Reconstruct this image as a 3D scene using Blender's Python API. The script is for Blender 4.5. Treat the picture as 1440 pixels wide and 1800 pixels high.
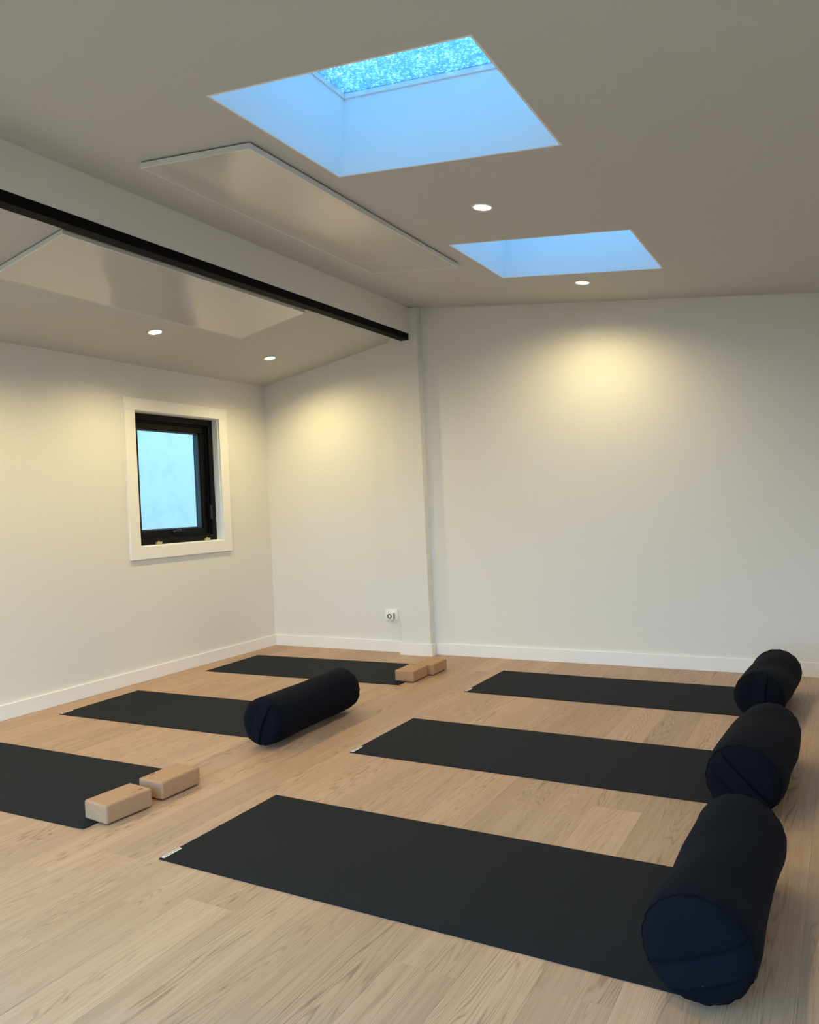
import bpy, bmesh, math, random
from mathutils import Vector, Matrix
random.seed(7)
S = bpy.context.scene
COL = S.collection
for o in list(bpy.data.objects):
    bpy.data.objects.remove(o)

# ------------------------------------------------------------------ camera
CAM = bpy.data.cameras.new('camera')
cam = bpy.data.objects.new('camera', CAM)
COL.objects.link(cam)
_y, _p, _r = (math.radians(a) for a in (29.552, -0.3003, -2.7039))
_f = Vector((-math.sin(_y) * math.cos(_p), math.cos(_y) * math.cos(_p), math.sin(_p)))
_rt = _f.cross(Vector((0, 0, 1))).normalized()
_up = _rt.cross(_f)
_R = math.cos(_r) * _rt + math.sin(_r) * _up
_U = -math.sin(_r) * _rt + math.cos(_r) * _up
M = Matrix((_R, _U, -_f)).transposed().to_4x4()
M.translation = Vector((4.3243, -5.1727, 1.1342))
cam.matrix_world = M
CAM.sensor_fit = 'VERTICAL'
CAM.sensor_height = 36.0
CAM.lens = 1344.54 / 1800 * 36.0
CAM.clip_start = 0.02
S.camera = cam

# ------------------------------------------------------------------ sky and exposure
SKY_STRENGTH = 4.4          # horizon radiance
LAMP_WATTS = 36.0
LAMP_COLOUR = (1.0, 0.785, 0.38)
W = bpy.data.worlds.new('sky')
S.world = W
W.use_nodes = True
nt = W.node_tree
nt.nodes.clear()
tc = nt.nodes.new('ShaderNodeTexCoord')
sx = nt.nodes.new('ShaderNodeSeparateXYZ')
rp = nt.nodes.new('ShaderNodeValToRGB')
bg = nt.nodes.new('ShaderNodeBackground')
wo = nt.nodes.new('ShaderNodeOutputWorld')
nt.links.new(tc.outputs['Generated'], sx.inputs[0])
mr = nt.nodes.new('ShaderNodeMapRange')
mr.inputs['From Min'].default_value = -1
mr.inputs['From Max'].default_value = 1
nt.links.new(sx.outputs['Z'], mr.inputs['Value'])
nt.links.new(mr.outputs[0], rp.inputs[0])
nt.links.new(rp.outputs[0], bg.inputs[0])
nt.links.new(bg.outputs[0], wo.inputs[0])
# overcast sky: the zenith is about three times as bright as the horizon, and bluer
cr = rp.color_ramp
cr.elements[0].position = 0.46
cr.elements[0].color = (0.10, 0.12, 0.10, 1)
cr.elements[1].position = 0.495
cr.elements[1].color = (0.54, 0.75, 1.0, 1)
for p_, c_ in ((0.60, (0.46, 0.69, 1.0)), (0.75, (0.22, 0.58, 1.0)), (1.0, (0.10, 0.57, 1.0))):
    cr.elements.new(p_).color = (*c_, 1)
up = nt.nodes.new('ShaderNodeMath')
up.operation = 'MAXIMUM'
up.inputs[1].default_value = 0.0
nt.links.new(sx.outputs['Z'], up.inputs[0])
lum = nt.nodes.new('ShaderNodeMath')
lum.operation = 'MULTIPLY_ADD'
lum.inputs[1].default_value = 2.0 * SKY_STRENGTH
lum.inputs[2].default_value = SKY_STRENGTH
nt.links.new(up.outputs[0], lum.inputs[0])
nt.links.new(lum.outputs[0], bg.inputs[1])
S.view_settings.view_transform = 'Standard'
S.view_settings.look = 'None'
S.view_settings.gamma = 1.0
S.view_settings.use_curve_mapping = False
S.view_settings.exposure = 0.0


# ------------------------------------------------------------------ materials
def new_mat(name):
    m = bpy.data.materials.new(name)
    m.use_nodes = True
    n = m.node_tree
    b = n.nodes['Principled BSDF']
    return m, n, b


def N(n, t, **kw):
    x = n.nodes.new('ShaderNode' + t)
    for k, v in kw.items():
        if k in x.inputs:
            x.inputs[k].default_value = v
        else:
            setattr(x, k, v)
    return x


def mth(n, op, a, b=None, clamp=False):
    x = n.nodes.new('ShaderNodeMath')
    x.operation = op
    x.use_clamp = clamp
    for i, v in enumerate((a, b)):
        if v is None:
            continue
        if hasattr(v, 'links'):
            n.links.new(v, x.inputs[i])
        else:
            x.inputs[i].default_value = v
    return x.outputs[0]


def mixc(n, fac, a, b, mode='MIX'):
    x = n.nodes.new('ShaderNodeMix')
    x.data_type = 'RGBA'
    x.blend_type = mode
    for s, v in ((x.inputs[0], fac), (x.inputs[6], a), (x.inputs[7], b)):
        if hasattr(v, 'links'):
            n.links.new(v, s)
        else:
            s.default_value = v if isinstance(v, (int, float)) else tuple(v) + ((1,) if len(v) == 3 else ())
    return x.outputs[2]


def plain(name, col, rough=0.5, bump=0.0, bscale=200.0, metal=0.0, spec=0.5, var=0.0, vscale=3.0):
    m, n, b = new_mat(name)
    b.inputs['Base Color'].default_value = (*col, 1)
    b.inputs['Roughness'].default_value = rough
    b.inputs['Metallic'].default_value = metal
    b.inputs['Specular IOR Level'].default_value = spec
    tcn = N(n, 'TexCoord')
    if var:
        no = N(n, 'TexNoise', Scale=vscale, Detail=4.0)
        n.links.new(tcn.outputs['Object'], no.inputs['Vector'])
        c = mixc(n, no.outputs[0], [v * (1 - var) for v in col], [v * (1 + var) for v in col])
        n.links.new(c, b.inputs['Base Color'])
    if bump:
        no = N(n, 'TexNoise', Scale=bscale, Detail=3.0)
        n.links.new(tcn.outputs['Object'], no.inputs['Vector'])
        bp = N(n, 'Bump', Strength=bump, Distance=0.002)
        n.links.new(no.outputs[0], bp.inputs['Height'])
        n.links.new(bp.outputs[0], b.inputs['Normal'])
    return m


M_WALL = plain('wall_paint', (0.81, 0.80, 0.765), 0.75, 0.08, 350, spec=0.25)
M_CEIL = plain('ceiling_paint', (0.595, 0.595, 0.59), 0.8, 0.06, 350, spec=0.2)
M_TRIM = plain('white_trim_enamel', (0.91, 0.905, 0.89), 0.38, spec=0.4)
M_SHAFT = plain('white_shaft_paint', (0.93, 0.94, 0.94), 0.6, spec=0.2)
M_STEEL = plain('black_steel_paint', (0.003, 0.0036, 0.006), 0.6, 0.35, 60, spec=0.08)
M_BLACK = plain('black_window_aluminium', (0.003, 0.0033, 0.0042), 0.45, 0.1, 300, spec=0.18)
M_BEAD = plain('bead_reflection_tint', (0.05, 0.07, 0.10), 0.35)  # blue-grey paints the reflection along the bead into its colour
M_BRASS = plain('brass', (0.62, 0.55, 0.25), 0.35, metal=0.6)
M_PANEL = plain('white_satin_panel', (0.62, 0.61, 0.595), 0.15, spec=0.5)
M_PEDGE = plain('white_aluminium_edge', (0.76, 0.77, 0.78), 0.4, spec=0.5)
M_PLASTIC = plain('white_plastic', (0.93, 0.925, 0.91), 0.35)
M_BLACKPL = plain('black_plastic', (0.012, 0.010, 0.010), 0.4)
M_TAG = plain('white_woven_tag', (0.82, 0.81, 0.76), 0.7)
M_INK = plain('tag_ink', (0.06, 0.06, 0.05), 0.7)
M_MARK = plain('burnt_mark', (0.11, 0.055, 0.028), 0.8)
M_SUB = plain('subfloor', (0.10, 0.07, 0.05), 0.9)


def mat_lens():
    m, n, b = new_mat('lamp_lens')
    b.inputs['Base Color'].default_value = (0.9, 0.88, 0.8, 1)
    b.inputs['Emission Color'].default_value = (1.0, 0.90, 0.62, 1)
    b.inputs['Emission Strength'].default_value = 9.0
    return m


M_LENS = mat_lens()


def mat_glass(name, tint):
    m = bpy.data.materials.new(name)
    m.use_nodes = True
    n = m.node_tree
    n.nodes.clear()
    out = N(n, 'OutputMaterial')
    tr = N(n, 'BsdfTransparent')
    tr.inputs[0].default_value = (*tint, 1)
    gl = N(n, 'BsdfGlossy')
    gl.inputs['Roughness'].default_value = 0.02
    lw = N(n, 'LayerWeight', Blend=0.5)
    mx = N(n, 'MixShader')
    n.links.new(mth(n, 'ADD', mth(n, 'MULTIPLY', mth(n, 'POWER', lw.outputs['Facing'], 5.0), 0.6), 0.03), mx.inputs[0])
    n.links.new(tr.outputs[0], mx.inputs[1])
    n.links.new(gl.outputs[0], mx.inputs[2])
    n.links.new(mx.outputs[0], out.inputs[0])
    return m, n, tr


M_GLASS = mat_glass('clear_glass', (0.97, 0.98, 0.98))[0]


def mat_sky_dimming():
    m, n, tr = mat_glass('sky_dimming_window_glass', (0.36, 0.385, 0.40))  # tint added to dim the strong sky seen through this pane
    tcn = N(n, 'TexCoord')
    no = N(n, 'TexNoise', Scale=5.0, Detail=5.0, Roughness=0.6)
    n.links.new(tcn.outputs['Object'], no.inputs['Vector'])
    r = N(n, 'ValToRGB')
    r.color_ramp.elements[0].position = 0.30
    r.color_ramp.elements[0].color = (0.405, 0.487, 0.48, 1)
    r.color_ramp.elements[1].position = 0.5
    r.color_ramp.elements[1].color = (0.43, 0.515, 0.503, 1)
    n.links.new(no.outputs[0], r.inputs[0])
    n.links.new(r.outputs[0], tr.inputs[0])
    return m


M_WINGLASS = mat_sky_dimming()


def mat_rain():
    """wet skylight glass: a film of water and beads of rain"""
    m = bpy.data.materials.new('rain_wet_glass')
    m.use_nodes = True
    n = m.node_tree
    n.nodes.clear()
    out = N(n, 'OutputMaterial')
    tcn = N(n, 'TexCoord')
    mp = N(n, 'Mapping')
    mp.inputs['Scale'].default_value = (1.0, 1.6, 1.0)
    n.links.new(tcn.outputs['Object'], mp.inputs[0])
    vo = N(n, 'TexVoronoi', Scale=70.0, Randomness=1.0)
    n.links.new(mp.outputs[0], vo.inputs['Vector'])
    no = N(n, 'TexNoise', Scale=16.0, Detail=4.0, Roughness=0.65)
    n.links.new(mp.outputs[0], no.inputs['Vector'])
    no2 = N(n, 'TexNoise', Scale=95.0, Detail=3.0, Roughness=0.7)
    n.links.new(mp.outputs[0], no2.inputs['Vector'])
    # bead mask: small discs, dense where the broad noise is high
    thr = mth(n, 'MULTIPLY', no.outputs[0], 0.85)
    bead = mth(n, 'LESS_THAN', vo.outputs['Distance'], thr)
    fine = mth(n, 'GREATER_THAN', no2.outputs[0], 0.50)
    msk = mth(n, 'MULTIPLY', bead, fine)
    tr = N(n, 'BsdfTransparent')
    n.links.new(mixc(n, msk, (0.12, 0.18, 0.22), (0.98, 0.99, 0.99)), tr.inputs[0])
    rf = N(n, 'BsdfTranslucent')
    rf.inputs[0].default_value = (0.75, 0.85, 0.92, 1)
    bp = N(n, 'Bump', Strength=0.8, Distance=0.004)
    n.links.new(no2.outputs[0], bp.inputs['Height'])
    gl = N(n, 'BsdfGlossy')
    gl.inputs['Roughness'].default_value = 0.08
    n.links.new(bp.outputs[0], gl.inputs['Normal'])
    mx0 = N(n, 'MixShader')
    mx0.inputs[0].default_value = 0.22
    n.links.new(tr.outputs[0], mx0.inputs[1])
    n.links.new(rf.outputs[0], mx0.inputs[2])
    mx = N(n, 'MixShader')
    mx.inputs[0].default_value = 0.06
    n.links.new(mx0.outputs[0], mx.inputs[1])
    n.links.new(gl.outputs[0], mx.inputs[2])
    n.links.new(mx.outputs[0], out.inputs[0])
    return m


M_RAIN = mat_rain()


def mat_oak():
    m, n, b = new_mat('oak_plank')
    tcn = N(n, 'TexCoord')
    oi = N(n, 'ObjectInfo')
    rnd = oi.outputs['Random']
    sp = N(n, 'SeparateXYZ')
    n.links.new(tcn.outputs['Object'], sp.inputs[0])
    r2 = mth(n, 'FRACT', mth(n, 'MULTIPLY', rnd, 17.31))
    r3 = mth(n, 'FRACT', mth(n, 'MULTIPLY', rnd, 91.7))
    r4 = mth(n, 'FRACT', mth(n, 'MULTIPLY', rnd, 353.1))
    off = mth(n, 'MULTIPLY', rnd, 60.0)
    x = sp.outputs[0]
    y = sp.outputs[1]

    def vec(ax, ay, oz):
        c = N(n, 'CombineXYZ')
        n.links.new(mth(n, 'MULTIPLY', x, ax), c.inputs[0])
        n.links.new(mth(n, 'ADD', mth(n, 'MULTIPLY', y, ay), off), c.inputs[1])
        n.links.new(mth(n, 'ADD', off, oz), c.inputs[2])
        return c.outputs[0]

    def noise(v, scale, detail=2.0, rough=0.5, dist=0.0):
        q = N(n, 'TexNoise', Scale=scale, Detail=detail, Roughness=rough, Distortion=dist)
        n.links.new(v, q.inputs['Vector'])
        return q.outputs[0]

    # cathedral rings: contours of a stretched parabola, bent by noise
    x0 = mth(n, 'MULTIPLY', mth(n, 'SUBTRACT', r2, 0.5), 0.16)
    dx = mth(n, 'SUBTRACT', x, x0)
    sgn = mth(n, 'SUBTRACT', mth(n, 'MULTIPLY', mth(n, 'GREATER_THAN', r3, 0.5), 2.0), 1.0)
    par = mth(n, 'MULTIPLY', mth(n, 'MULTIPLY', dx, dx), 75.0)
    ly = mth(n, 'MULTIPLY', mth(n, 'MULTIPLY', y, sgn), 0.34)
    bend = mth(n, 'MULTIPLY', noise(vec(9.0, 0.6, 0.0), 1.0, 3.0, 0.5, 0.6), 1.15)
    fld = mth(n, 'ADD', mth(n, 'ADD', par, ly), bend)
    ph = mth(n, 'MULTIPLY', fld, 120.0)
    ring = mth(n, 'ADD', mth(n, 'MULTIPLY', mth(n, 'SINE', ph), 0.5), 0.5)
    ring = mth(n, 'POWER', ring, 4.5)
    patch = noise(vec(12.0, 0.8, 7.0), 1.0, 2.0)
    patch = mth(n, 'MULTIPLY', mth(n, 'SUBTRACT', patch, 0.30), 3.4, True)
    fib = noise(vec(120.0, 3.0, 3.0), 1.0, 4.0, 0.65)
    ring = mth(n, 'MULTIPLY', mth(n, 'MULTIPLY', ring, patch), mth(n, 'MULTIPLY', mth(n, 'SUBTRACT', fib, 0.18), 2.6, True))
    pore = noise(vec(420.0, 9.0, 5.0), 1.0, 2.0, 0.6)
    pore = mth(n, 'MULTIPLY', mth(n, 'SUBTRACT', pore, 0.52), 4.0, True)
    broad = noise(vec(14.0, 0.7, 11.0), 1.0, 2.0)
    c = mixc(n, broad, (0.415, 0.262, 0.166), (0.530, 0.354, 0.234))
    c = mixc(n, mth(n, 'MULTIPLY', ring, 0.78), c, (0.180, 0.098, 0.055))
    c = mixc(n, mth(n, 'MULTIPLY', mth(n, 'SUBTRACT', fib, 0.45), 1.5, True), c, (0.290, 0.178, 0.108))
    c = mixc(n, mth(n, 'MULTIPLY', pore, 0.16), c, (0.62, 0.49, 0.36))
    tone = mth(n, 'ADD', mth(n, 'MULTIPLY', r4, 0.20), 0.92)
    cc = N(n, 'CombineColor')
    for i in range(3):
        n.links.new(tone, cc.inputs[i])
    c = mixc(n, 1.0, c, cc.outputs[0], 'MULTIPLY')
    n.links.new(c, b.inputs['Base Color'])
    b.inputs['Roughness'].default_value = 0.46
    b.inputs['Specular IOR Level'].default_value = 0.42
    bp = N(n, 'Bump', Strength=0.12, Distance=0.001)
    n.links.new(mth(n, 'ADD', fib, mth(n, 'MULTIPLY', ring, -0.5)), bp.inputs['Height'])
    n.links.new(bp.outputs[0], b.inputs['Normal'])
    return m


M_OAK = mat_oak()


def mat_rubber():
    m, n, b = new_mat('black_mat_rubber')
    tcn = N(n, 'TexCoord')
    no = N(n, 'TexNoise', Scale=3.5, Detail=5.0, Roughness=0.6)
    n.links.new(tcn.outputs['Object'], no.inputs['Vector'])
    c = mixc(n, no.outputs[0], (0.0058, 0.0086, 0.0120), (0.0092, 0.0130, 0.0175))
    # faint chalky scuffs
    sc = N(n, 'TexNoise', Scale=9.0, Detail=6.0, Roughness=0.75)
    n.links.new(tcn.outputs['Object'], sc.inputs['Vector'])
    s = mth(n, 'MULTIPLY', mth(n, 'SUBTRACT', sc.outputs[0], 0.66), 5.0, True)
    c = mixc(n, mth(n, 'MULTIPLY', s, 0.35), c, (0.10, 0.10, 0.10))
    n.links.new(c, b.inputs['Base Color'])
    b.inputs['Roughness'].default_value = 0.75
    b.inputs['Specular IOR Level'].default_value = 0.16
    nb = N(n, 'TexNoise', Scale=420.0, Detail=2.0)
    n.links.new(tcn.outputs['Object'], nb.inputs['Vector'])
    bp = N(n, 'Bump', Strength=0.35, Distance=0.001)
    n.links.new(nb.outputs[0], bp.inputs['Height'])
    n.links.new(bp.outputs[0], b.inputs['Normal'])
    return m


M_RUBBER = mat_rubber()


def mat_cotton(name, col, sheen):
    m, n, b = new_mat(name)
    tcn = N(n, 'TexCoord')
    wv = N(n, 'TexNoise', Scale=900.0, Detail=2.0)
    n.links.new(tcn.outputs['Object'], wv.inputs['Vector'])
    b.inputs['Roughness'].default_value = 0.95
    b.inputs['Specular IOR Level'].default_value = 0.12
    b.inputs['Sheen Weight'].default_value = sheen
    b.inputs['Sheen Roughness'].default_value = 0.5
    b.inputs['Sheen Tint'].default_value = (0.12, 0.30, 0.65, 1)
    # pale lint specks
    vo = N(n, 'TexVoronoi', Scale=22.0)
    n.links.new(tcn.outputs['Object'], vo.inputs['Vector'])
    lint = mth(n, 'LESS_THAN', vo.outputs['Distance'], 0.035)
    c = mixc(n, wv.outputs[0], [v * 0.7 for v in col], [v * 1.3 for v in col])
    c = mixc(n, mth(n, 'MULTIPLY', lint, 0.35), c, (0.2, 0.2, 0.2))
    n.links.new(c, b.inputs['Base Color'])
    lo = N(n, 'TexNoise', Scale=9.0, Detail=3.0)
    n.links.new(tcn.outputs['Object'], lo.inputs['Vector'])
    h = mth(n, 'ADD', mth(n, 'MULTIPLY', wv.outputs[0], 0.1), lo.outputs[0])
    bp = N(n, 'Bump', Strength=0.35, Distance=0.006)
    n.links.new(h, bp.inputs['Height'])
    n.links.new(bp.outputs[0], b.inputs['Normal'])
    return m


M_COTTON = mat_cotton('black_navy_cotton', (0.0032, 0.0050, 0.0092), 0.009)
M_STRAP = mat_cotton('navy_strap_cotton', (0.0036, 0.0057, 0.0106), 0.009)
M_SEAM = mat_cotton('dark_piping_edge_shade', (0.0020, 0.0030, 0.0060), 0.01)


def mat_cork():
    m, n, b = new_mat('cork')
    tcn = N(n, 'TexCoord')
    no = N(n, 'TexNoise', Scale=420.0, Detail=3.0, Roughness=0.6)
    n.links.new(tcn.outputs['Object'], no.inputs['Vector'])
    n2 = N(n, 'TexNoise', Scale=20.0, Detail=3.0)
    n.links.new(tcn.outputs['Object'], n2.inputs['Vector'])
    r = N(n, 'ValToRGB')
    r.color_ramp.elements[0].position = 0.30
    r.color_ramp.elements[0].color = (0.33, 0.190, 0.105, 1)
    r.color_ramp.elements[1].position = 0.62
    r.color_ramp.elements[1].color = (0.52, 0.325, 0.190, 1)
    n.links.new(no.outputs[0], r.inputs[0])
    c = mixc(n, mth(n, 'MULTIPLY', n2.outputs[0], 0.35), r.outputs[0], (0.44, 0.268, 0.152))
    n.links.new(c, b.inputs['Base Color'])
    b.inputs['Roughness'].default_value = 0.85
    b.inputs['Specular IOR Level'].default_value = 0.2
    bp = N(n, 'Bump', Strength=0.3, Distance=0.001)
    n.links.new(no.outputs[0], bp.inputs['Height'])
    n.links.new(bp.outputs[0], b.inputs['Normal'])
    return m


M_CORK = mat_cork()


# ------------------------------------------------------------------ mesh helpers
def link(name, me, mat, parent=None, loc=None):
    o = bpy.data.objects.new(name, me)
    COL.objects.link(o)
    if mat is not None and not me.materials:
        me.materials.append(mat)
    if parent:
        o.parent = parent
    if loc:
        o.location = loc
    return o


def to_mesh(name, bm, smooth=False):
    bmesh.ops.recalc_face_normals(bm, faces=bm.faces)
    me = bpy.data.meshes.new(name)
    bm.to_mesh(me)
    bm.free()
    if smooth:
        for p in me.polygons:
            p.use_smooth = True
    return me


def bm_box(bm, lo, hi, bev=0.0, seg=2):
    g = bmesh.ops.create_cube(bm, size=1.0)
    vs = g['verts']
    for v in vs:
        v.co = Vector([(lo[i] + hi[i]) / 2 + v.co[i] * (hi[i] - lo[i]) for i in range(3)])
    if bev:
        es = list({e for v in vs for e in v.link_edges})
        bmesh.ops.bevel(bm, geom=es, offset=bev, segments=seg, profile=0.5, affect='EDGES')
    return bm


def box(name, lo, hi, mat, parent=None, bev=0.0, seg=2):
    bm = bmesh.new()
    bm_box(bm, lo, hi, bev, seg)
    return link(name, to_mesh(name, bm), mat, parent)


def cyl(name, c0, c1, r0, mat, parent=None, r1=None, seg=32, smooth=True):
    bm = bmesh.new()
    c0, c1 = Vector(c0), Vector(c1)
    d = c1 - c0
    bmesh.ops.create_cone(bm, cap_ends=True, segments=seg, radius1=r0, radius2=r0 if r1 is None else r1, depth=d.length)
    q = d.to_track_quat('Z', 'Y').to_matrix().to_4x4()
    q.translation = (c0 + c1) / 2
    bmesh.ops.transform(bm, matrix=q, verts=bm.verts)
    me = to_mesh(name, bm)
    if smooth:
        for p in me.polygons:
            p.use_smooth = len(p.vertices) == 4
    return link(name, me, mat, parent)


def lathe(name, prof, mat, parent=None, seg=48, loc=None):
    """prof: (radius, z) list around local z"""
    vs, fs = [], []
    for r, z in prof:
        for k in range(seg):
            a = 2 * math.pi * k / seg
            vs.append((r * math.cos(a), r * math.sin(a), z))
    for i in range(len(prof) - 1):
        for k in range(seg):
            k2 = (k + 1) % seg
            fs.append((i * seg + k, i * seg + k2, (i + 1) * seg + k2, (i + 1) * seg + k))
    me = bpy.data.meshes.new(name)
    me.from_pydata(vs, [], fs)
    me.update()
    bm = bmesh.new()
    bm.from_mesh(me)
    bmesh.ops.remove_doubles(bm, verts=bm.verts, dist=1e-6)
    bpy.data.meshes.remove(me)
    return link(name, to_mesh(name, bm, True), mat, parent, loc)


def slab(name, ua, va, holes, fn, mat, parent=None):
    """sheet with thickness; fn(u, v, side) -> point; holes are (i, j) cells left open"""
    bm = bmesh.new()
    V = {}
    for s in (0, 1):
        for i, u in enumerate(ua):
            for j, v in enumerate(va):
                V[s, i, j] = bm.verts.new(fn(u, v, s))
    cells = {(i, j) for i in range(len(ua) - 1) for j in range(len(va) - 1)} - set(holes)
    for i, j in cells:
        for s in (0, 1):
            bm.faces.new([V[s, i, j], V[s, i + 1, j], V[s, i + 1, j + 1], V[s, i, j + 1]])
        for (di, dj), (a, b) in {(-1, 0): ((0, 0), (0, 1)), (1, 0): ((1, 0), (1, 1)),
                                 (0, -1): ((0, 0), (1, 0)), (0, 1): ((0, 1), (1, 1))}.items():
            if (i + di, j + dj) not in cells:
                bm.faces.new([V[0, i + a[0], j + a[1]], V[0, i + b[0], j + b[1]],
                              V[1, i + b[0], j + b[1]], V[1, i + a[0], j + a[1]]])
    return link(name, to_mesh(name, bm), mat, parent)


def empty(name, loc=(0, 0, 0), rot=(0, 0, 0)):
    o = bpy.data.objects.new(name, None)
    COL.objects.link(o)
    o.location = loc
    o.rotation_euler = rot
    o.empty_display_size = 0.1
    return o


def tag(o, label, cat, group=None, kind=None):
    o['label'] = label
    o['category'] = cat
    if group:
        o['group'] = group
    if kind:
        o['kind'] = kind
    return o


def struct(o, label, cat):
    return tag(o, label, cat, kind='structure')


# ------------------------------------------------------------------ dimensions
T = 0.015                    # skirting and trim stand this far proud
XR, YF = 4.9, -5.65           # right wall, wall behind the camera
HB = 0.0912
SR, HR = -0.1341, 2.8673     # right ceiling slope
SL, HL = 0.1557, 2.2448      # left ceiling slope
XB0, XB1 = 1.418, 1.487      # steel beam


def zr(x):
    return HR + SR * x


def zl(x):
    return HL + SL * (x + T)


# ------------------------------------------------------------------ floor of oak planks
fl = box('floor', (-T, YF, -0.06), (XR, T, -0.0125), M_SUB)
struct(fl, 'pale oak plank floor with cathedral grain running towards the far wall', 'floor')
PW, PL = 0.18, 1.5
ANCH = {2.575: -3.54, 2.035: -3.423, 3.295: -3.55, 3.115: -2.455, 3.475: -2.40, 2.215: -2.39, 1.675: -3.50, 3.655: -3.50}
cache = {}


def plank_mesh(w, l):
    k = (round(w, 3), round(l, 3))
    if k in cache:
        return cache[k]
    bm = bmesh.new()
    g, c, h = 0.0001, 0.0004, 0.012
    a, b_ = w / 2 - g, l / 2 - g
    rings = [(a, b_, -h), (a, b_, -c), (a - c, b_ - c, 0)]
    vv = [[bm.verts.new((sx_ * p, sy_ * q, z)) for sx_, sy_ in ((-1, -1), (1, -1), (1, 1), (-1, 1))] for p, q, z in rings]
    for i in range(2):
        for k_ in range(4):
            bm.faces.new([vv[i][k_], vv[i][(k_ + 1) % 4], vv[i + 1][(k_ + 1) % 4], vv[i + 1][k_]])
    bm.faces.new(vv[2])
    bm.faces.new(vv[0][::-1])
    cache[k] = to_mesh('plank', bm)
    cache[k].materials.append(M_OAK)
    return cache[k]


k = -15
while 2.575 + PW * k < XR:
    xa = 2.575 + PW * k
    xl, xh = max(xa, -T), min(xa + PW, XR)
    k += 1
    if xh - xl < 0.005:
        continue
    an = None
    for q, v in ANCH.items():
        if abs(q - xa) < 0.01:
            an = v
    if an is None:
        an = -random.uniform(2.0, 3.5)
    y = an
    while y > YF:
        y -= PL
    while y < T:
        ya, yb = max(y, YF), min(y + PL, T)
        y += PL
        if yb - ya < 0.02:
            continue
        link('plank', plank_mesh(xh - xl, yb - ya), None, fl, ((xl + xh) / 2, (ya + yb) / 2, 0))

# ------------------------------------------------------------------ ceiling
ce = empty('ceiling', (XB1, -3.0, 2.6))
struct(ce, 'off-white sloping ceiling in two pitches meeting at the dark beam', 'ceiling')


def under(o, parent):
    o.parent = parent
    o.matrix_parent_inverse = Matrix.Translation(-Vector(parent.location))
    return o


SK = [(2.555, 3.497, -3.26, -2.51), (2.555, 3.497, -1.477, -0.748)]
under(slab('ceiling_slope', [XB1, 2.547, 3.505, XR], [YF, -3.268, -2.502, -1.485, -0.740, T], [(1, 1), (1, 3)],
           lambda u, v, s: (u, v, zr(u) + 0.03 * s), M_CEIL), ce)
under(slab('ceiling_slope', [-T, XB0], [YF, T], [], lambda u, v, s: (u, v, zl(u) + 0.03 * s), M_CEIL), ce)
bm = bmesh.new()
bm_box(bm, (XB0, YF, 2.4665), (XB1, T, zr(XB1) + 0.03))
under(link('bulkhead', to_mesh('bulkhead', bm), M_WALL), ce)

# ------------------------------------------------------------------ walls
PROF = [(-T, 0), (XR, 0), (XR, zr(XR)), (XB1, zr(XB1)), (XB1, 2.4665), (XB0, zl(XB0)), (-T, HL)]


def prism_wall(name, y0, y1, mat):
    bm = bmesh.new()
    a = [bm.verts.new((x, y0, z)) for x, z in PROF]
    b = [bm.verts.new((x, y1, z)) for x, z in PROF]
    bm.faces.new(a)
    bm.faces.new(b[::-1])
    for i in range(len(PROF)):
        j = (i + 1) % len(PROF)
        bm.faces.new([a[i], a[j], b[j], b[i]])
    return link(name, to_mesh(name, bm), mat)


struct(prism_wall('wall_back', T, T + 0.12, M_WALL), 'off-white far wall washed by the ceiling downlights', 'wall')
WY0, WY1, WZ0, WZ1 = -1.411, -0.574, 0.948, 1.917
wl = slab('wall_left', [YF, WY0, WY1, T + 0.12], [0, WZ0, WZ1, HL + 0.02], [(1, 1)],
          lambda u, v, s: (-T - 0.19 * s, u, v), M_WALL)
struct(wl, 'cream lit left wall holding the small black framed window', 'wall')
wr = slab('wall_right', [YF, T + 0.12], [0, zr(XR) + 0.02], [], lambda u, v, s: (XR + 0.12 * s, u, v), M_WALL)
struct(wr, 'off-white right wall beside the camera, outside the view', 'wall')
DX0, DX1, DZ = 0.3, 4.75, 2.14


def front_z(u, v):
    return v if v <= DZ else (zl(u) if u <= XB0 else zr(u))


wf = slab('wall_front', [-T, DX0, XB0, XB1, DX1, XR], [0, DZ, 9], [(1, 0), (2, 0), (3, 0)],
          lambda u, v, s: (u, YF - 0.15 * s, front_z(u, v) + 0.0), M_WALL)
struct(wf, 'off-white wall behind the camera around the glazed doors', 'wall')

# glazed sliding doors behind the camera
dr = empty('door_1', ((DX0 + DX1) / 2, YF - 0.07, 0))
struct(dr, 'wide black framed glazed sliding doors behind the camera', 'door')
cx = (DX0 + DX1) / 2


def dbox(name, x0, x1, z0, z1, y0, y1, mat, parent=None):
    p = parent or dr
    return box(name, (x0 - cx, y0, z0), (x1 - cx, y1, z1), mat, p, 0.003 if mat is M_BLACK else 0)


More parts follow.
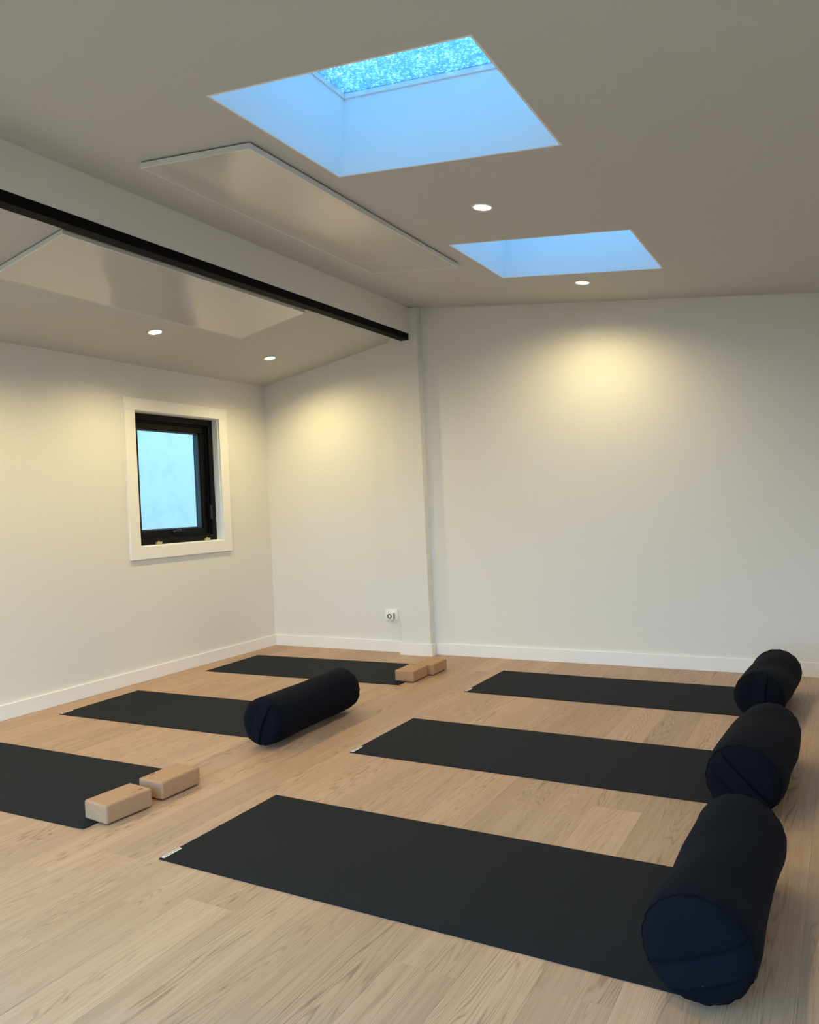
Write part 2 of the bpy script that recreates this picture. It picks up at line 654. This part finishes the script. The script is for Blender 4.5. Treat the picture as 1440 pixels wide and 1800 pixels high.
dbox('door_frame', DX0, DX0 + 0.05, 0, DZ, -0.06, 0.06, M_BLACK)
dbox('door_frame', DX1 - 0.05, DX1, 0, DZ, -0.06, 0.06, M_BLACK)
dbox('door_frame', DX0 + 0.05, DX1 - 0.05, DZ - 0.05, DZ, -0.06, 0.06, M_BLACK)
dbox('door_sill', DX0 + 0.05, DX1 - 0.05, 0, 0.03, -0.06, 0.06, M_BLACK)
pw = (DX1 - DX0 - 0.1) / 3
for i in range(3):
    xa = DX0 + 0.05 + pw * i
    xb_ = xa + pw
    yy = -0.015 if i != 1 else 0.025
    leaf = dbox('door_leaf', xa, xa + 0.06, 0.03, DZ - 0.05, yy - 0.018, yy + 0.018, M_BLACK)
    dbox('stile', xb_ - 0.06, xb_, 0.03, DZ - 0.05, yy - 0.018, yy + 0.018, M_BLACK, leaf)
    dbox('rail', xa + 0.06, xb_ - 0.06, 0.03, 0.11, yy - 0.018, yy + 0.018, M_BLACK, leaf)
    dbox('rail', xa + 0.06, xb_ - 0.06, DZ - 0.12, DZ - 0.05, yy - 0.018, yy + 0.018, M_BLACK, leaf)
    dbox('pane', xa + 0.06, xb_ - 0.06, 0.11, DZ - 0.12, yy - 0.004, yy + 0.004, M_GLASS, leaf)

# column against the far wall, under the beam
co = box('wall_column', (1.305, -0.055, 0), (1.555, T, zr(1.555) - 0.001), M_WALL, None, 0.002)
co.data.transform(Matrix.Identity(4))
struct(co, 'shallow white pier on the far wall under the end of the dark beam', 'column')


def skirt(name, lo, hi, label):
    return struct(box(name, lo, hi, M_TRIM, None, 0.003), label, 'skirting')


skirt('baseboard_left', (-T, YF, 0), (0, T, HB), 'white skirting board along the left wall under the window')
skirt('baseboard_back', (0, 0, 0), (1.288, T, HB), 'short white skirting board between the left corner and the pier')
skirt('baseboard_back', (1.572, 0, 0), (XR, T, HB), 'long white skirting board on the far wall right of the pier')
skirt('baseboard_right', (XR - T, YF, 0), (XR, 0, HB), 'white skirting board along the right wall outside the view')
bm = bmesh.new()
pts = [(1.2885, T), (1.2885, -0.070), (1.5715, -0.070), (1.5715, T), (1.5555, T), (1.5555, -0.0555), (1.3045, -0.0555), (1.3045, T)]
a = [bm.verts.new((x, y, 0)) for x, y in pts]
b = [bm.verts.new((x, y, HB)) for x, y in pts]
bm.faces.new(a)
bm.faces.new(b)
for i in range(8):
    bm.faces.new([a[i], a[(i + 1) % 8], b[(i + 1) % 8], b[i]])
bmesh.ops.recalc_face_normals(bm, faces=bm.faces)
bmesh.ops.bevel(bm, geom=[e for e in bm.edges if all(v.co.z > 0.05 for v in e.verts)], offset=0.002, segments=2, affect='EDGES')
struct(link('baseboard_column', to_mesh('baseboard_column', bm), M_TRIM), 'white skirting wrapped around the foot of the pier', 'skirting')

# steel beam
bm = bmesh.new()
bm_box(bm, (XB0, YF, 2.418), (XB1, -0.0555, 2.466), 0.002)
tag(link('steel_beam', to_mesh('steel_beam', bm), M_STEEL), 'long black steel beam crossing the ceiling to the white pier', 'beam')

# ------------------------------------------------------------------ window in the left wall
w1 = empty('window_1', (-0.08, -0.99, 0.948))
struct(w1, 'small black framed awning window with a white surround in the left wall', 'window')
OY0, OY1, OZ0, OZ1 = -1.5006, -0.4849, 0.8578, 2.0049


def wbox(name, lo, hi, mat, parent=None, bev=0.002):
    l0 = Vector(w1.location)
    return box(name, Vector(lo) - l0, Vector(hi) - l0, mat, parent or w1, bev)


wbox('trim_board', (-T, OY0, WZ1), (0.003, OY1, OZ1), M_TRIM)
wbox('trim_board', (-T, OY0, OZ0), (0.003, OY1, WZ0), M_TRIM)
wbox('trim_board', (-T, OY0, WZ0), (0.003, WY0, WZ1), M_TRIM)
wbox('trim_board', (-T, WY1, WZ0), (0.003, OY1, WZ1), M_TRIM)
XF = -0.07
for lo, hi in (((XF - 0.13, WY0, WZ1 - 0.006), (-T, WY1, WZ1)), ((XF - 0.13, WY0, WZ0), (-T, WY1, WZ0 + 0.006)),
               ((XF - 0.13, WY0, WZ0 + 0.006), (-T, WY0 + 0.006, WZ1 - 0.006)), ((XF - 0.13, WY1 - 0.006, WZ0 + 0.006), (-T, WY1, WZ1 - 0.006))):
    wbox('reveal', lo, hi, M_TRIM, bev=0)


def ring_frame(name, y0, y1, z0, z1, wd, xf, xb, mat, parent=None, bev=0.002):
    bm = bmesh.new()
    l0 = Vector(w1.location)
    for lo, hi in (((xb, y0, z1 - wd), (xf, y1, z1)), ((xb, y0, z0), (xf, y1, z0 + wd)),
                   ((xb, y0, z0 + wd), (xf, y0 + wd, z1 - wd)), ((xb, y1 - wd, z0 + wd), (xf, y1, z1 - wd))):
        bm_box(bm, Vector(lo) - l0, Vector(hi) - l0, bev)
    return link(name, to_mesh(name, bm), mat, parent or w1)


a0, a1, b0, b1 = WY0 + 0.006, WY1 - 0.006, WZ0 + 0.006, WZ1 - 0.006
ring_frame('window_frame', a0, a1, b0, b1, 0.046, XF, XF - 0.12, M_BLACK)
ring_frame('frame_stop', a0 + 0.0462, a1 - 0.0462, b0 + 0.0462, b1 - 0.0462, 0.012, XF - 0.022, XF - 0.11, M_BLACK)
sash = ring_frame('sash', a0 + 0.0585, a1 - 0.0585, b0 + 0.0585, b1 - 0.0585, 0.044, XF - 0.035, XF - 0.115, M_BLACK)
q = 0.0585 + 0.0442
ring_frame('glazing_bead', a0 + q, a1 - q, b0 + q, b1 - q, 0.010, XF - 0.055, XF - 0.10, M_BEAD, sash)
q += 0.0102
wbox('pane', (XF - 0.094, a0 + q - 0.006, b0 + q - 0.006), (XF - 0.088, a1 - q + 0.006, b1 - q + 0.006), M_WINGLASS, sash, 0)
# cam handle on the bottom rail
l0 = Vector(w1.location)
hz = Vector((XF - 0.034, -0.965, 1.032)) - l0
hd = box('handle', hz + Vector((0, -0.045, -0.013)), hz + Vector((0.008, 0.045, 0.013)), M_BLACK, w1, 0.003)
bm = bmesh.new()
prev = None
arc = []
for i in range(13):
    t = i / 12
    arc.append(hz + Vector((0.012 + 0.022 * math.sin(math.pi * min(1, t * 1.15)), -0.06 + 0.11 * t, 0.004 + 0.014 * math.sin(math.pi * t) - 0.006 * t)))
for i, c in enumerate(arc):
    rw = 0.009 - 0.004 * abs(i / 12 - 0.4)
    rg = [bm.verts.new(c + Vector((rw * 0.6 * math.cos(u), 0, rw * math.sin(u)))) for u in [2 * math.pi * j / 8 for j in range(8)]]
    if prev:
        for j in range(8):
            bm.faces.new([prev[j], prev[(j + 1) % 8], rg[(j + 1) % 8], rg[j]])
    else:
        bm.faces.new(rg)
    prev = rg
bm.faces.new(prev)
M_HANDLE = plain('black_gloss_handle', (0.012, 0.012, 0.013), 0.12, spec=0.6)
link('lever', to_mesh('lever', bm, True), M_HANDLE, hd)
for yc in (-1.192, -0.70):
    st = wbox('stay_block', (XF, yc - 0.026, 0.956), (XF + 0.016, yc + 0.026, 0.972), M_BRASS, None, 0.002)
    st['label'] = 'small brass stay block'
    wbox('pin', (XF + 0.004, yc - 0.004, 0.9715), (XF + 0.012, yc + 0.004, 0.980), M_BRASS, st, 0.001)
for yc, s in ((a1 - 0.0462 - 0.001, -1), (a0 + 0.0462 + 0.001, 1)):
    lt = wbox('latch', (XF - 0.016, min(yc, yc + s * 0.014), 1.12), (XF + 0.006, max(yc, yc + s * 0.014), 1.235), M_HANDLE, None, 0.005)

# ------------------------------------------------------------------ skylights
ANG = math.atan(-SR)
CS = math.cos(ANG)
NAMES = ['deep square skylight shaft with rain beaded glass, nearer the camera', 'farther skylight shaft of plain blue lit walls near the far wall']
DEP = 0.33
for idx, (x0, x1, y0, y1) in enumerate(SK):
    xc, yc = (x0 + x1) / 2, (y0 + y1) / 2
    sk = empty('window_%d' % (idx + 2), (xc, yc, zr(xc)), (0, ANG, 0))
    struct(sk, NAMES[idx], 'skylight')
    hx, hy, t_ = (x1 - x0) / 2 / CS, (y1 - y0) / 2, 0.008
    box('shaft_wall', (-hx - t_, hy, 0.0), (hx + t_, hy + t_, DEP + 0.05), M_SHAFT, sk)
    box('shaft_wall', (-hx - t_, -hy - t_, 0.0), (hx + t_, -hy, DEP + 0.05), M_SHAFT, sk)
    box('shaft_wall', (-hx - t_, -hy, 0.0), (-hx, hy, DEP + 0.05), M_SHAFT, sk)
    box('shaft_wall', (hx, -hy, 0.0), (hx + t_, hy, DEP + 0.05), M_SHAFT, sk)
    bm = bmesh.new()
    i_ = 0.007
    z0_, z1_ = DEP - 0.020, DEP
    bm_box(bm, (-hx, hy - i_, z0_), (hx, hy, z1_), 0.002)
    bm_box(bm, (-hx, -hy, z0_), (hx, -hy + i_, z1_), 0.002)
    bm_box(bm, (-hx, -hy + i_, z0_), (-hx + i_, hy - i_, z1_), 0.002)
    bm_box(bm, (hx - i_, -hy + i_, z0_), (hx, hy - i_, z1_), 0.002)
    link('skylight_frame', to_mesh('skylight_frame', bm), M_SHAFT, sk)
    box('pane', (-hx, -hy, DEP + 0.0005), (hx, hy, DEP + 0.006), M_RAIN, sk)


# ------------------------------------------------------------------ downlights
def downlight(x, y, left, label):
    ang = -math.atan(SL) if left else ANG
    z = zl(x) if left else zr(x)
    d = empty('downlight', (x, y, z), (0, ang, 0))
    tag(d, label, 'downlight', 'recessed ceiling downlights')
    lathe('trim_ring', [(0.0385, -0.0005), (0.0385, -0.004), (0.041, -0.0065), (0.047, -0.005), (0.0505, -0.0005), (0.0385, -0.0005)], M_PLASTIC, d)
    lathe('lens', [(0.0, -0.0048), (0.02, -0.0044), (0.036, -0.0030), (0.0385, -0.0010)], M_LENS, d)
    ld = bpy.data.lights.new('lamp', 'SPOT')
    ld.energy = LAMP_WATTS
    ld.color = LAMP_COLOUR
    ld.spot_size = math.radians(164)
    ld.spot_blend = 0.85
    ld.shadow_soft_size = 0.035
    lo = bpy.data.objects.new('lamp', ld)
    COL.objects.link(lo)
    lo.parent = d
    lo.location = (0, 0, -0.045)
    return d


downlight(2.988, -0.534, False, 'lit downlight between the farther skylight and the far wall')
downlight(2.969, -1.990, False, 'lit downlight between the two skylights')
downlight(2.95, -3.80, False, 'lit downlight at the top edge of the view, before the nearer skylight')
downlight(2.95, -5.25, False, 'lit downlight on the right slope above the camera')
downlight(0.551, -0.574, True, 'lit downlight nearest the left back corner of the room')
downlight(0.554, -1.699, True, 'lit downlight beside the long edge of the left ceiling panel')
downlight(0.552, -2.83, True, 'lit downlight at the left edge of the view')
downlight(0.552, -3.96, True, 'lit downlight on the left slope just outside the view')
downlight(0.552, -5.09, True, 'lit downlight on the left slope near the glazed doors')


# ------------------------------------------------------------------ ceiling panels
def panel(xc, yc, wd, ln, left, label):
    ang = -math.atan(SL) if left else ANG
    z = zl(xc) if left else zr(xc)
    p = empty('ceiling_panel', (xc, yc, z), (0, ang, 0))
    tag(p, label, 'ceiling panel', 'white panels fixed to the ceiling')
    th = 0.028
    hw, hl = wd / 2, ln / 2
    # slightly bowed sheet face
    nx, ny = 16, 40
    vs, fs = [], []
    for j in range(ny + 1):
        for i in range(nx + 1):
            u, v = i / nx, j / ny
            sx_, sy_ = 2 * u - 1, 2 * v - 1
            bow = 0.003 * (1 - sx_ ** 4) * (1 - sy_ ** 6) * (0.6 + 0.4 * math.cos(5.2 * sy_ + (1.2 if left else 2.6)))
            vs.append(((hw - 0.006) * sx_, (hl - 0.006) * sy_, -th + 0.002 + bow))
    for j in range(ny):
        for i in range(nx):
            a_ = j * (nx + 1) + i
            fs.append((a_, a_ + nx + 1, a_ + nx + 2, a_ + 1))
    nb = len(vs)
    vs += [(x, y, -0.004) for x, y, z in vs]
    fs += [tuple(nb + q for q in f[::-1]) for f in fs]
    me = bpy.data.meshes.new('face')
    me.from_pydata(vs, [], fs)
    for pl in me.polygons:
        pl.use_smooth = True
    link('face', me, M_PANEL, p)
    e_ = 0.006
    for lo, hi in (((-hw, -hl, -th), (hw, -hl + e_, -0.006)), ((-hw, hl - e_, -th), (hw, hl, -0.006)),
                   ((-hw, -hl + e_, -th), (-hw + e_, hl - e_, -0.006)), ((hw - e_, -hl + e_, -th), (hw, hl - e_, -0.006))):
        box('edge_strip', lo, hi, M_PEDGE, p, 0.001)
    return p


panel(2.146, -2.03, 0.592, 1.80, False, 'white flat panel on the right ceiling slope beside the nearer skylight')
panel(1.062, -2.045, 0.562, 1.775, True, 'white flat panel on the left ceiling slope behind the black beam')


# ------------------------------------------------------------------ power outlet with a plug-in
po = empty('power_outlet', (1.18, T, 0.2975))
tag(po, 'white wall socket with a square plug-in timer left of the pier', 'outlet')
box('face_plate', (-0.058, -0.0105, -0.0425), (0.058, -0.0005, 0.0425), M_PLASTIC, po, 0.003)
box('rocker_switch', (-0.036, -0.015, 0.019), (-0.022, -0.0102, 0.034), M_PLASTIC, po, 0.002)
box('rocker_switch', (0.022, -0.015, 0.019), (0.036, -0.0102, 0.034), M_PLASTIC, po, 0.002)
ad = box('plug_in_timer', (-0.022, -0.048, -0.037), (0.033, -0.0102, 0.022), M_PLASTIC, po, 0.006, 3)
bm = bmesh.new()
sg = 32
rr = [(0.0125, 0.0), (0.0125, -0.002), (0.0195, -0.002), (0.0195, 0.0)]
vv = [[bm.verts.new((0.0055 + r * math.cos(2 * math.pi * k / sg), -0.0482 + y, -0.0075 + r * math.sin(2 * math.pi * k / sg))) for k in range(sg)] for r, y in rr]
for i in range(4):
    for k in range(sg):
        bm.faces.new([vv[i][k], vv[i][(k + 1) % sg], vv[(i + 1) % 4][(k + 1) % sg], vv[(i + 1) % 4][k]])
rg = link('dial_ring', to_mesh('dial_ring', bm, True), M_BLACKPL, ad)
rg['label'] = 'black ring on the dial'
box('dial_pointer', (0.004, -0.0505, -0.0125), (0.007, -0.0482, -0.0025), plain('grey_plastic', (0.3, 0.28, 0.27), 0.5), ad, 0.0005)
box('side_slot', (0.0331, -0.032, -0.031), (0.0339, -0.022, 0.013), M_BLACKPL, ad)


# ------------------------------------------------------------------ yoga mats
ML, MW, MH = 1.73, 0.61, 0.004


def yoga_mat(x, y, ang, label, has_tag, curl=None, length=ML, lift=0.0):
    m_ = empty('yoga_mat', (x, y, 0), (0, 0, math.radians(ang)))
    tag(m_, label, 'yoga mat', 'black yoga mats laid out on the floor')
    nx, ny = 60, 22
    vs, fs = [], []
    sd = random.random() * 10
    for s in (0, 1):
        for j in range(ny + 1):
            for i in range(nx + 1):
                u, v = length * i / nx, MW * j / ny
                z = 0.0003
                if curl:
                    cx_, cy_, amt = curl
                    d_ = math.hypot((u - cx_) * 1.0, (v - cy_) * 1.3)
                    z += amt * max(0, 1 - d_ / 0.055) ** 1.5
                # faint rounding of the outer edge
                ex = min(u, length - u, v, MW - v)
                zt = z + MH - (0.0006 if (s and ex < 1e-6) else 0)
                wx = 0.0012 * math.sin(3.1 * u + sd) if v in (0, MW) else 0
                vs.append((u, v + wx, zt if s else z))
    k_ = (nx + 1) * (ny + 1)
    for j in range(ny):
        for i in range(nx):
            a_ = j * (nx + 1) + i
            fs.append((a_, a_ + nx + 1, a_ + nx + 2, a_ + 1))
            fs.append((k_ + a_, k_ + a_ + 1, k_ + a_ + nx + 2, k_ + a_ + nx + 1))
    for i in range(nx):
        fs.append((i, i + 1, k_ + i + 1, k_ + i))
        a_ = ny * (nx + 1) + i
        fs.append((a_ + 1, a_, k_ + a_, k_ + a_ + 1))
    for j in range(ny):
        a_ = j * (nx + 1)
        fs.append((a_ + nx + 1, a_, k_ + a_, k_ + a_ + nx + 1))
        a_ += nx
        fs.append((a_, a_ + nx + 1, k_ + a_ + nx + 1, k_ + a_))
    me = bpy.data.meshes.new('sheet')
    me.from_pydata(vs, [], fs)
    me.update()
    link('sheet', me, M_RUBBER, m_)
    if has_tag:
        t_ = box('brand_tag', (0.003, 0.008, MH + 0.0002), (0.0165, 0.088, MH + 0.0011), M_TAG, m_)
        t_['label'] = 'small white tag with a line of tiny dark print'
        bm = bmesh.new()
        rnd = random.Random(3)
        v = 0.016
        while v < 0.080:
            w_ = rnd.uniform(0.0022, 0.0045)
            bm_box(bm, (0.0072, v, MH + 0.0011), (0.0072 + rnd.uniform(0.003, 0.0048), v + w_, MH + 0.0014))
            v += w_ + rnd.uniform(0.0008, 0.0018)
        pr = link('print', to_mesh('print', bm), M_INK, t_)
    return m_


yoga_mat(2.2903, -3.3933, 0.0678, 'black yoga mat nearest the camera, under the biggest navy bolster', True)
yoga_mat(2.267, -2.2213, -0.02, 'black yoga mat in the middle of the right row of three', True)
yoga_mat(2.2746, -0.9896, -0.443, 'black yoga mat closest to the far wall on the right', True)
yoga_mat(0.1826, -1.0301, 2.2312, 'black yoga mat by the pier with two small cork blocks on its end', False, (1.62, 0.0, 0.006), 1.62)
yoga_mat(0.2032, -2.2629, 2.1845, 'black yoga mat below the window, crossed by a lone bolster', True, None, 1.62)
fa = math.radians(1.5998)
yoga_mat(0.1004 + 0.11 * math.cos(fa), -3.3839 + 0.11 * math.sin(fa), 1.5998, 'black yoga mat cut off by the left edge, with two cork blocks on its end', False, (1.62, 0.0, 0.005), 1.62)


# ------------------------------------------------------------------ cork blocks
BLK = (0.139, 0.207, 0.072)


def cork_block(x, y, ang, label, marks):
    c = empty('cork_block', (x, y, MH + 0.0005), (0, 0, ang))
    tag(c, label, 'yoga block', 'cork yoga blocks')
    bm = bmesh.new()
    bm_box(bm, (-BLK[0] / 2, -BLK[1] / 2, 0), (BLK[0] / 2, BLK[1] / 2, BLK[2]), 0.0085, 4)
    link('block', to_mesh('block', bm, True), M_CORK, c)
    md = c.children[0].modifiers.new('wn', 'WEIGHTED_NORMAL')
    md.keep_sharp = True
    # burnt swoosh mark on the top: two tapering strokes
    bm = bmesh.new()
    for pts_, w_ in marks:
        n_ = len(pts_)
        vs_ = []
        for i, (px, py) in enumerate(pts_):
            a_ = pts_[max(0, i - 1)]
            b_ = pts_[min(n_ - 1, i + 1)]
            dv = Vector((b_[0] - a_[0], b_[1] - a_[1]))
            dv.normalize()
            ww = w_ * (0.25 + 0.75 * math.sin(math.pi * (i + 0.6) / (n_ + 0.2)))
            nn = Vector((-dv.y, dv.x)) * ww
            vs_.append([bm.verts.new((px + sg_ * nn.x, py + sg_ * nn.y, z)) for z in (BLK[2] - 0.0004, BLK[2] + 0.0003) for sg_ in (-1, 1)])
        for i in range(n_ - 1):
            p_, q_ = vs_[i], vs_[i + 1]
            bm.faces.new([p_[2], p_[3], q_[3], q_[2]])
            bm.faces.new([p_[0], p_[2], q_[2], q_[0]])
            bm.faces.new([p_[3], p_[1], q_[1], q_[3]])
            bm.faces.new([p_[0], q_[0], q_[1], p_[1]])
    lg = link('logo_mark', to_mesh('logo_mark', bm), M_MARK, c)
    lg['label'] = 'small dark burnt swoosh'
    return c


def strokes(ox, oy, s):
    return [([(ox + s * 0.001, oy - 0.036), (ox + s * 0.005, oy - 0.029), (ox + s * 0.006, oy - 0.020)], 0.0017),
            ([(ox + s * 0.001, oy - 0.008), (ox - s * 0.001, oy + 0.002), (ox - s * 0.003, oy + 0.012)], 0.0022),
            ([(ox + s * 0.004, oy + 0.002), (ox + s * 0.003, oy + 0.010), (ox - s * 0.002, oy + 0.018)], 0.0020)]


cork_block(1.829, -3.171, -0.078, 'cork block nearest the camera, at the front end of the left mat', strokes(0.036, 0.068, 1))
cork_block(1.830, -2.912, -0.010, 'cork block behind the nearest block on the left mat', strokes(-0.050, -0.052, -1))
cork_block(1.791, -0.779, 0.022, 'pale front block of the two small cork blocks near the pier', strokes(0.036, 0.068, 1))
cork_block(1.8185, -0.551, 0.019, 'farthest cork block, just in front of the white pier', strokes(-0.050, -0.052, -1))

# ------------------------------------------------------------------ bolsters
EXP = 9


def bolster(x, y, ang, L, r, waist, dr_, label, strap_ang, strap_off, seed):
    B = empty('bolster', (x, y, MH + 0.0006), (0, 0, ang))
    tag(B, label, 'bolster', 'round navy bolsters')
    rn = random.Random(seed)
    ph = [rn.uniform(0, 6.28) for _ in range(8)]

    def rad(s):
        return r * max(0.0, 1 - abs(s) ** EXP) ** (1 / EXP) * (1 - waist * (1 - s * s)) * (1 + dr_ * s)

    def point(s, a, off=0.0):
        pk = math.exp(-((abs(s) - 0.90) / 0.07) ** 2)
        wr = 0.0016 * pk * (math.sin(17 * a + ph[0]) + 0.7 * math.sin(29 * a + ph[1]))
        wr += 0.0022 * math.sin(3 * a + 5 * s + ph[2]) * (1 - s ** 8) + 0.0013 * math.sin(7 * s + 2 * a + ph[3]) * (1 - s ** 8)
        rr_ = rad(s)
        k_ = rr_ + off + (wr if rr_ > 0.3 * r else 0)
        z = r + k_ * math.sin(a)
        if z < 0.012:
            z = 0.012 * math.exp((z - 0.012) / 0.012) if z < 0.012 else z
            z = max(z, 0.0)
        return Vector((k_ * math.cos(a), s * L / 2, z))

    def shell(name, svals, mat, parent, off=0.0, seg=72):
        bm = bmesh.new()
        rows = [[bm.verts.new(point(s, 2 * math.pi * k_ / seg, off)) for k_ in range(seg)] for s in svals]
        for i in range(len(rows) - 1):
            for k_ in range(seg):
                bm.faces.new([rows[i][k_], rows[i][(k_ + 1) % seg], rows[i + 1][(k_ + 1) % seg], rows[i + 1][k_]])
        bmesh.ops.remove_doubles(bm, verts=bm.verts, dist=1e-6)
        return link(name, to_mesh(name, bm, True), mat, parent)

    SS = 0.935
    body_s = [SS * math.sin(math.pi / 2 * (2 * i / 48 - 1)) for i in range(49)]
    shell('cover', body_s, M_COTTON, B)
    for sg_ in (-1, 1):
        cs = []
        for i in range(17):
            rho = 1 - i / 16
            # sample the dome evenly in radius
            r_s = (max(0, 1 - SS ** EXP)) ** (1 / EXP)
            s_ = (1 - (rho * r_s) ** EXP) ** (1 / EXP)
            cs.append(sg_ * s_)
        cs[-1] = sg_ * 1.0
        # dome: bulge the flat middle outward a little
        cap = shell('end_cap', cs, M_COTTON, B)
        for v in cap.data.vertices:
            q_ = math.hypot(v.co.x, v.co.z - r) / r
            if q_ < 0.9:
                v.co.y += sg_ * 0.012 * (1 - (q_ / 0.9) ** 2)
        # piping along the seam
        bm = bmesh.new()
        seg = 72
        pv = []
        for k_ in range(seg):
            a_ = 2 * math.pi * k_ / seg
            c_ = point(sg_ * SS, a_, 0.0006)
            dirv = Vector((math.cos(a_), 0, math.sin(a_)))
            pv.append([bm.verts.new(c_ + dirv * (0.0022 * math.cos(u)) + Vector((0, 0.0022 * math.sin(u), 0))) for u in [2 * math.pi * j / 6 for j in range(6)]])
        for k_ in range(seg):
            for j in range(6):
                bm.faces.new([pv[k_][j], pv[(k_ + 1) % seg][j], pv[(k_ + 1) % seg][(j + 1) % 6], pv[k_][(j + 1) % 6]])
        for v in bm.verts:
            v.co.z = max(v.co.z, 0.0002)
        link('piping', to_mesh('piping', bm, True), M_SEAM, cap)
        # carry strap sewn across the cap
        bm = bmesh.new()
        nu, nv = 28, 6
        re = 0.925 * r
        sa = strap_ang if sg_ < 0 else -strap_ang + 0.6
        for side in (0, 1):
            pass
        grid = []
        for iu in range(nu + 1):
            row = []
            for iv in range(nv + 1):
                vv_ = -0.030 + 0.06 * iv / nv + strap_off
                um = math.sqrt(max(1e-6, re * re - vv_ * vv_))
                uu = um * (2 * iu / nu - 1)
                lift = 0.0055 + 0.005 * math.cos(math.pi / 2 * (2 * iu / nu - 1))
                px = uu * math.cos(sa) - vv_ * math.sin(sa)
                pz = uu * math.sin(sa) + vv_ * math.cos(sa)
                q_ = math.hypot(px, pz) / r
                rel = min(0.9999, q_ / ((1 + dr_ * sg_) if True else 1))
                yy = L / 2 * (1 - rel ** EXP) ** (1 / EXP)
                if q_ < 0.9:
                    yy += 0.012 * (1 - (q_ / 0.9) ** 2)
                row.append((px, yy, pz, lift))
            grid.append(row)
        tv = {}
        for lay in (0, 1):
            for iu in range(nu + 1):
                for iv in range(nv + 1):
                    px, yy, pz, lift = grid[iu][iv]
                    tv[lay, iu, iv] = bm.verts.new((px, sg_ * (yy + (lift if lay else lift - 0.006)), max(0.0005, r + pz)))
        for iu in range(nu):
            for iv in range(nv):
                for lay in (0, 1):
                    bm.faces.new([tv[lay, iu, iv], tv[lay, iu + 1, iv], tv[lay, iu + 1, iv + 1], tv[lay, iu, iv + 1]])
        for iu in range(nu):
            for iv in (0, nv):
                bm.faces.new([tv[0, iu, iv], tv[0, iu + 1, iv], tv[1, iu + 1, iv], tv[1, iu, iv]])
        for iv in range(nv):
            for iu in (0, nu):
                bm.faces.new([tv[0, iu, iv], tv[0, iu, iv + 1], tv[1, iu, iv + 1], tv[1, iu, iv]])
        stp = link('carry_strap', to_mesh('carry_strap', bm, False), M_STRAP, B)
        bm = bmesh.new()  # dark cords added to draw the shaded edge lines of the strap
        for iv in (0, nv):
            pr_ = None
            for iu in range(nu + 1):
                px, yy, pz, lift = grid[iu][iv]
                c_ = Vector((px, sg_ * (yy + lift), max(0.003, r + pz)))
                vd = Vector((-math.sin(sa), 0, math.cos(sa)))
                rg_ = [bm.verts.new(c_ + vd * (0.0018 * math.cos(u_)) + Vector((0, 0.0018 * math.sin(u_), 0))) for u_ in [2 * math.pi * j / 5 for j in range(5)]]
                if pr_:
                    for j in range(5):
                        bm.faces.new([pr_[j], pr_[(j + 1) % 5], rg_[(j + 1) % 5], rg_[j]])
                pr_ = rg_
        link('strap_edge_shade', to_mesh('strap_edge_shade', bm, True), M_SEAM, stp)
    return B


bolster(4.017, -3.094, -0.033, 0.70, 0.129, 0.088, -0.009, 'largest navy bolster in the foreground with a strap across its round end', 0.42, -0.030, 1)
bolster(4.003, -1.969, -0.063, 0.72, 0.125, -0.044, -0.054, 'middle navy bolster of the row of three on the right', -0.80, -0.01, 2)
bolster(3.952, -0.769, -0.068, 0.70, 0.124, 0.04, 0.010, 'farthest navy bolster, against the far wall skirting on the right', 1.45, 0.0, 3)
bolster(1.820, -1.965, 0.032, 0.76, 0.125, 0.109, 0.008, 'lone dark bolster across the end of the left middle mat', 1.2, 0.0, 4)
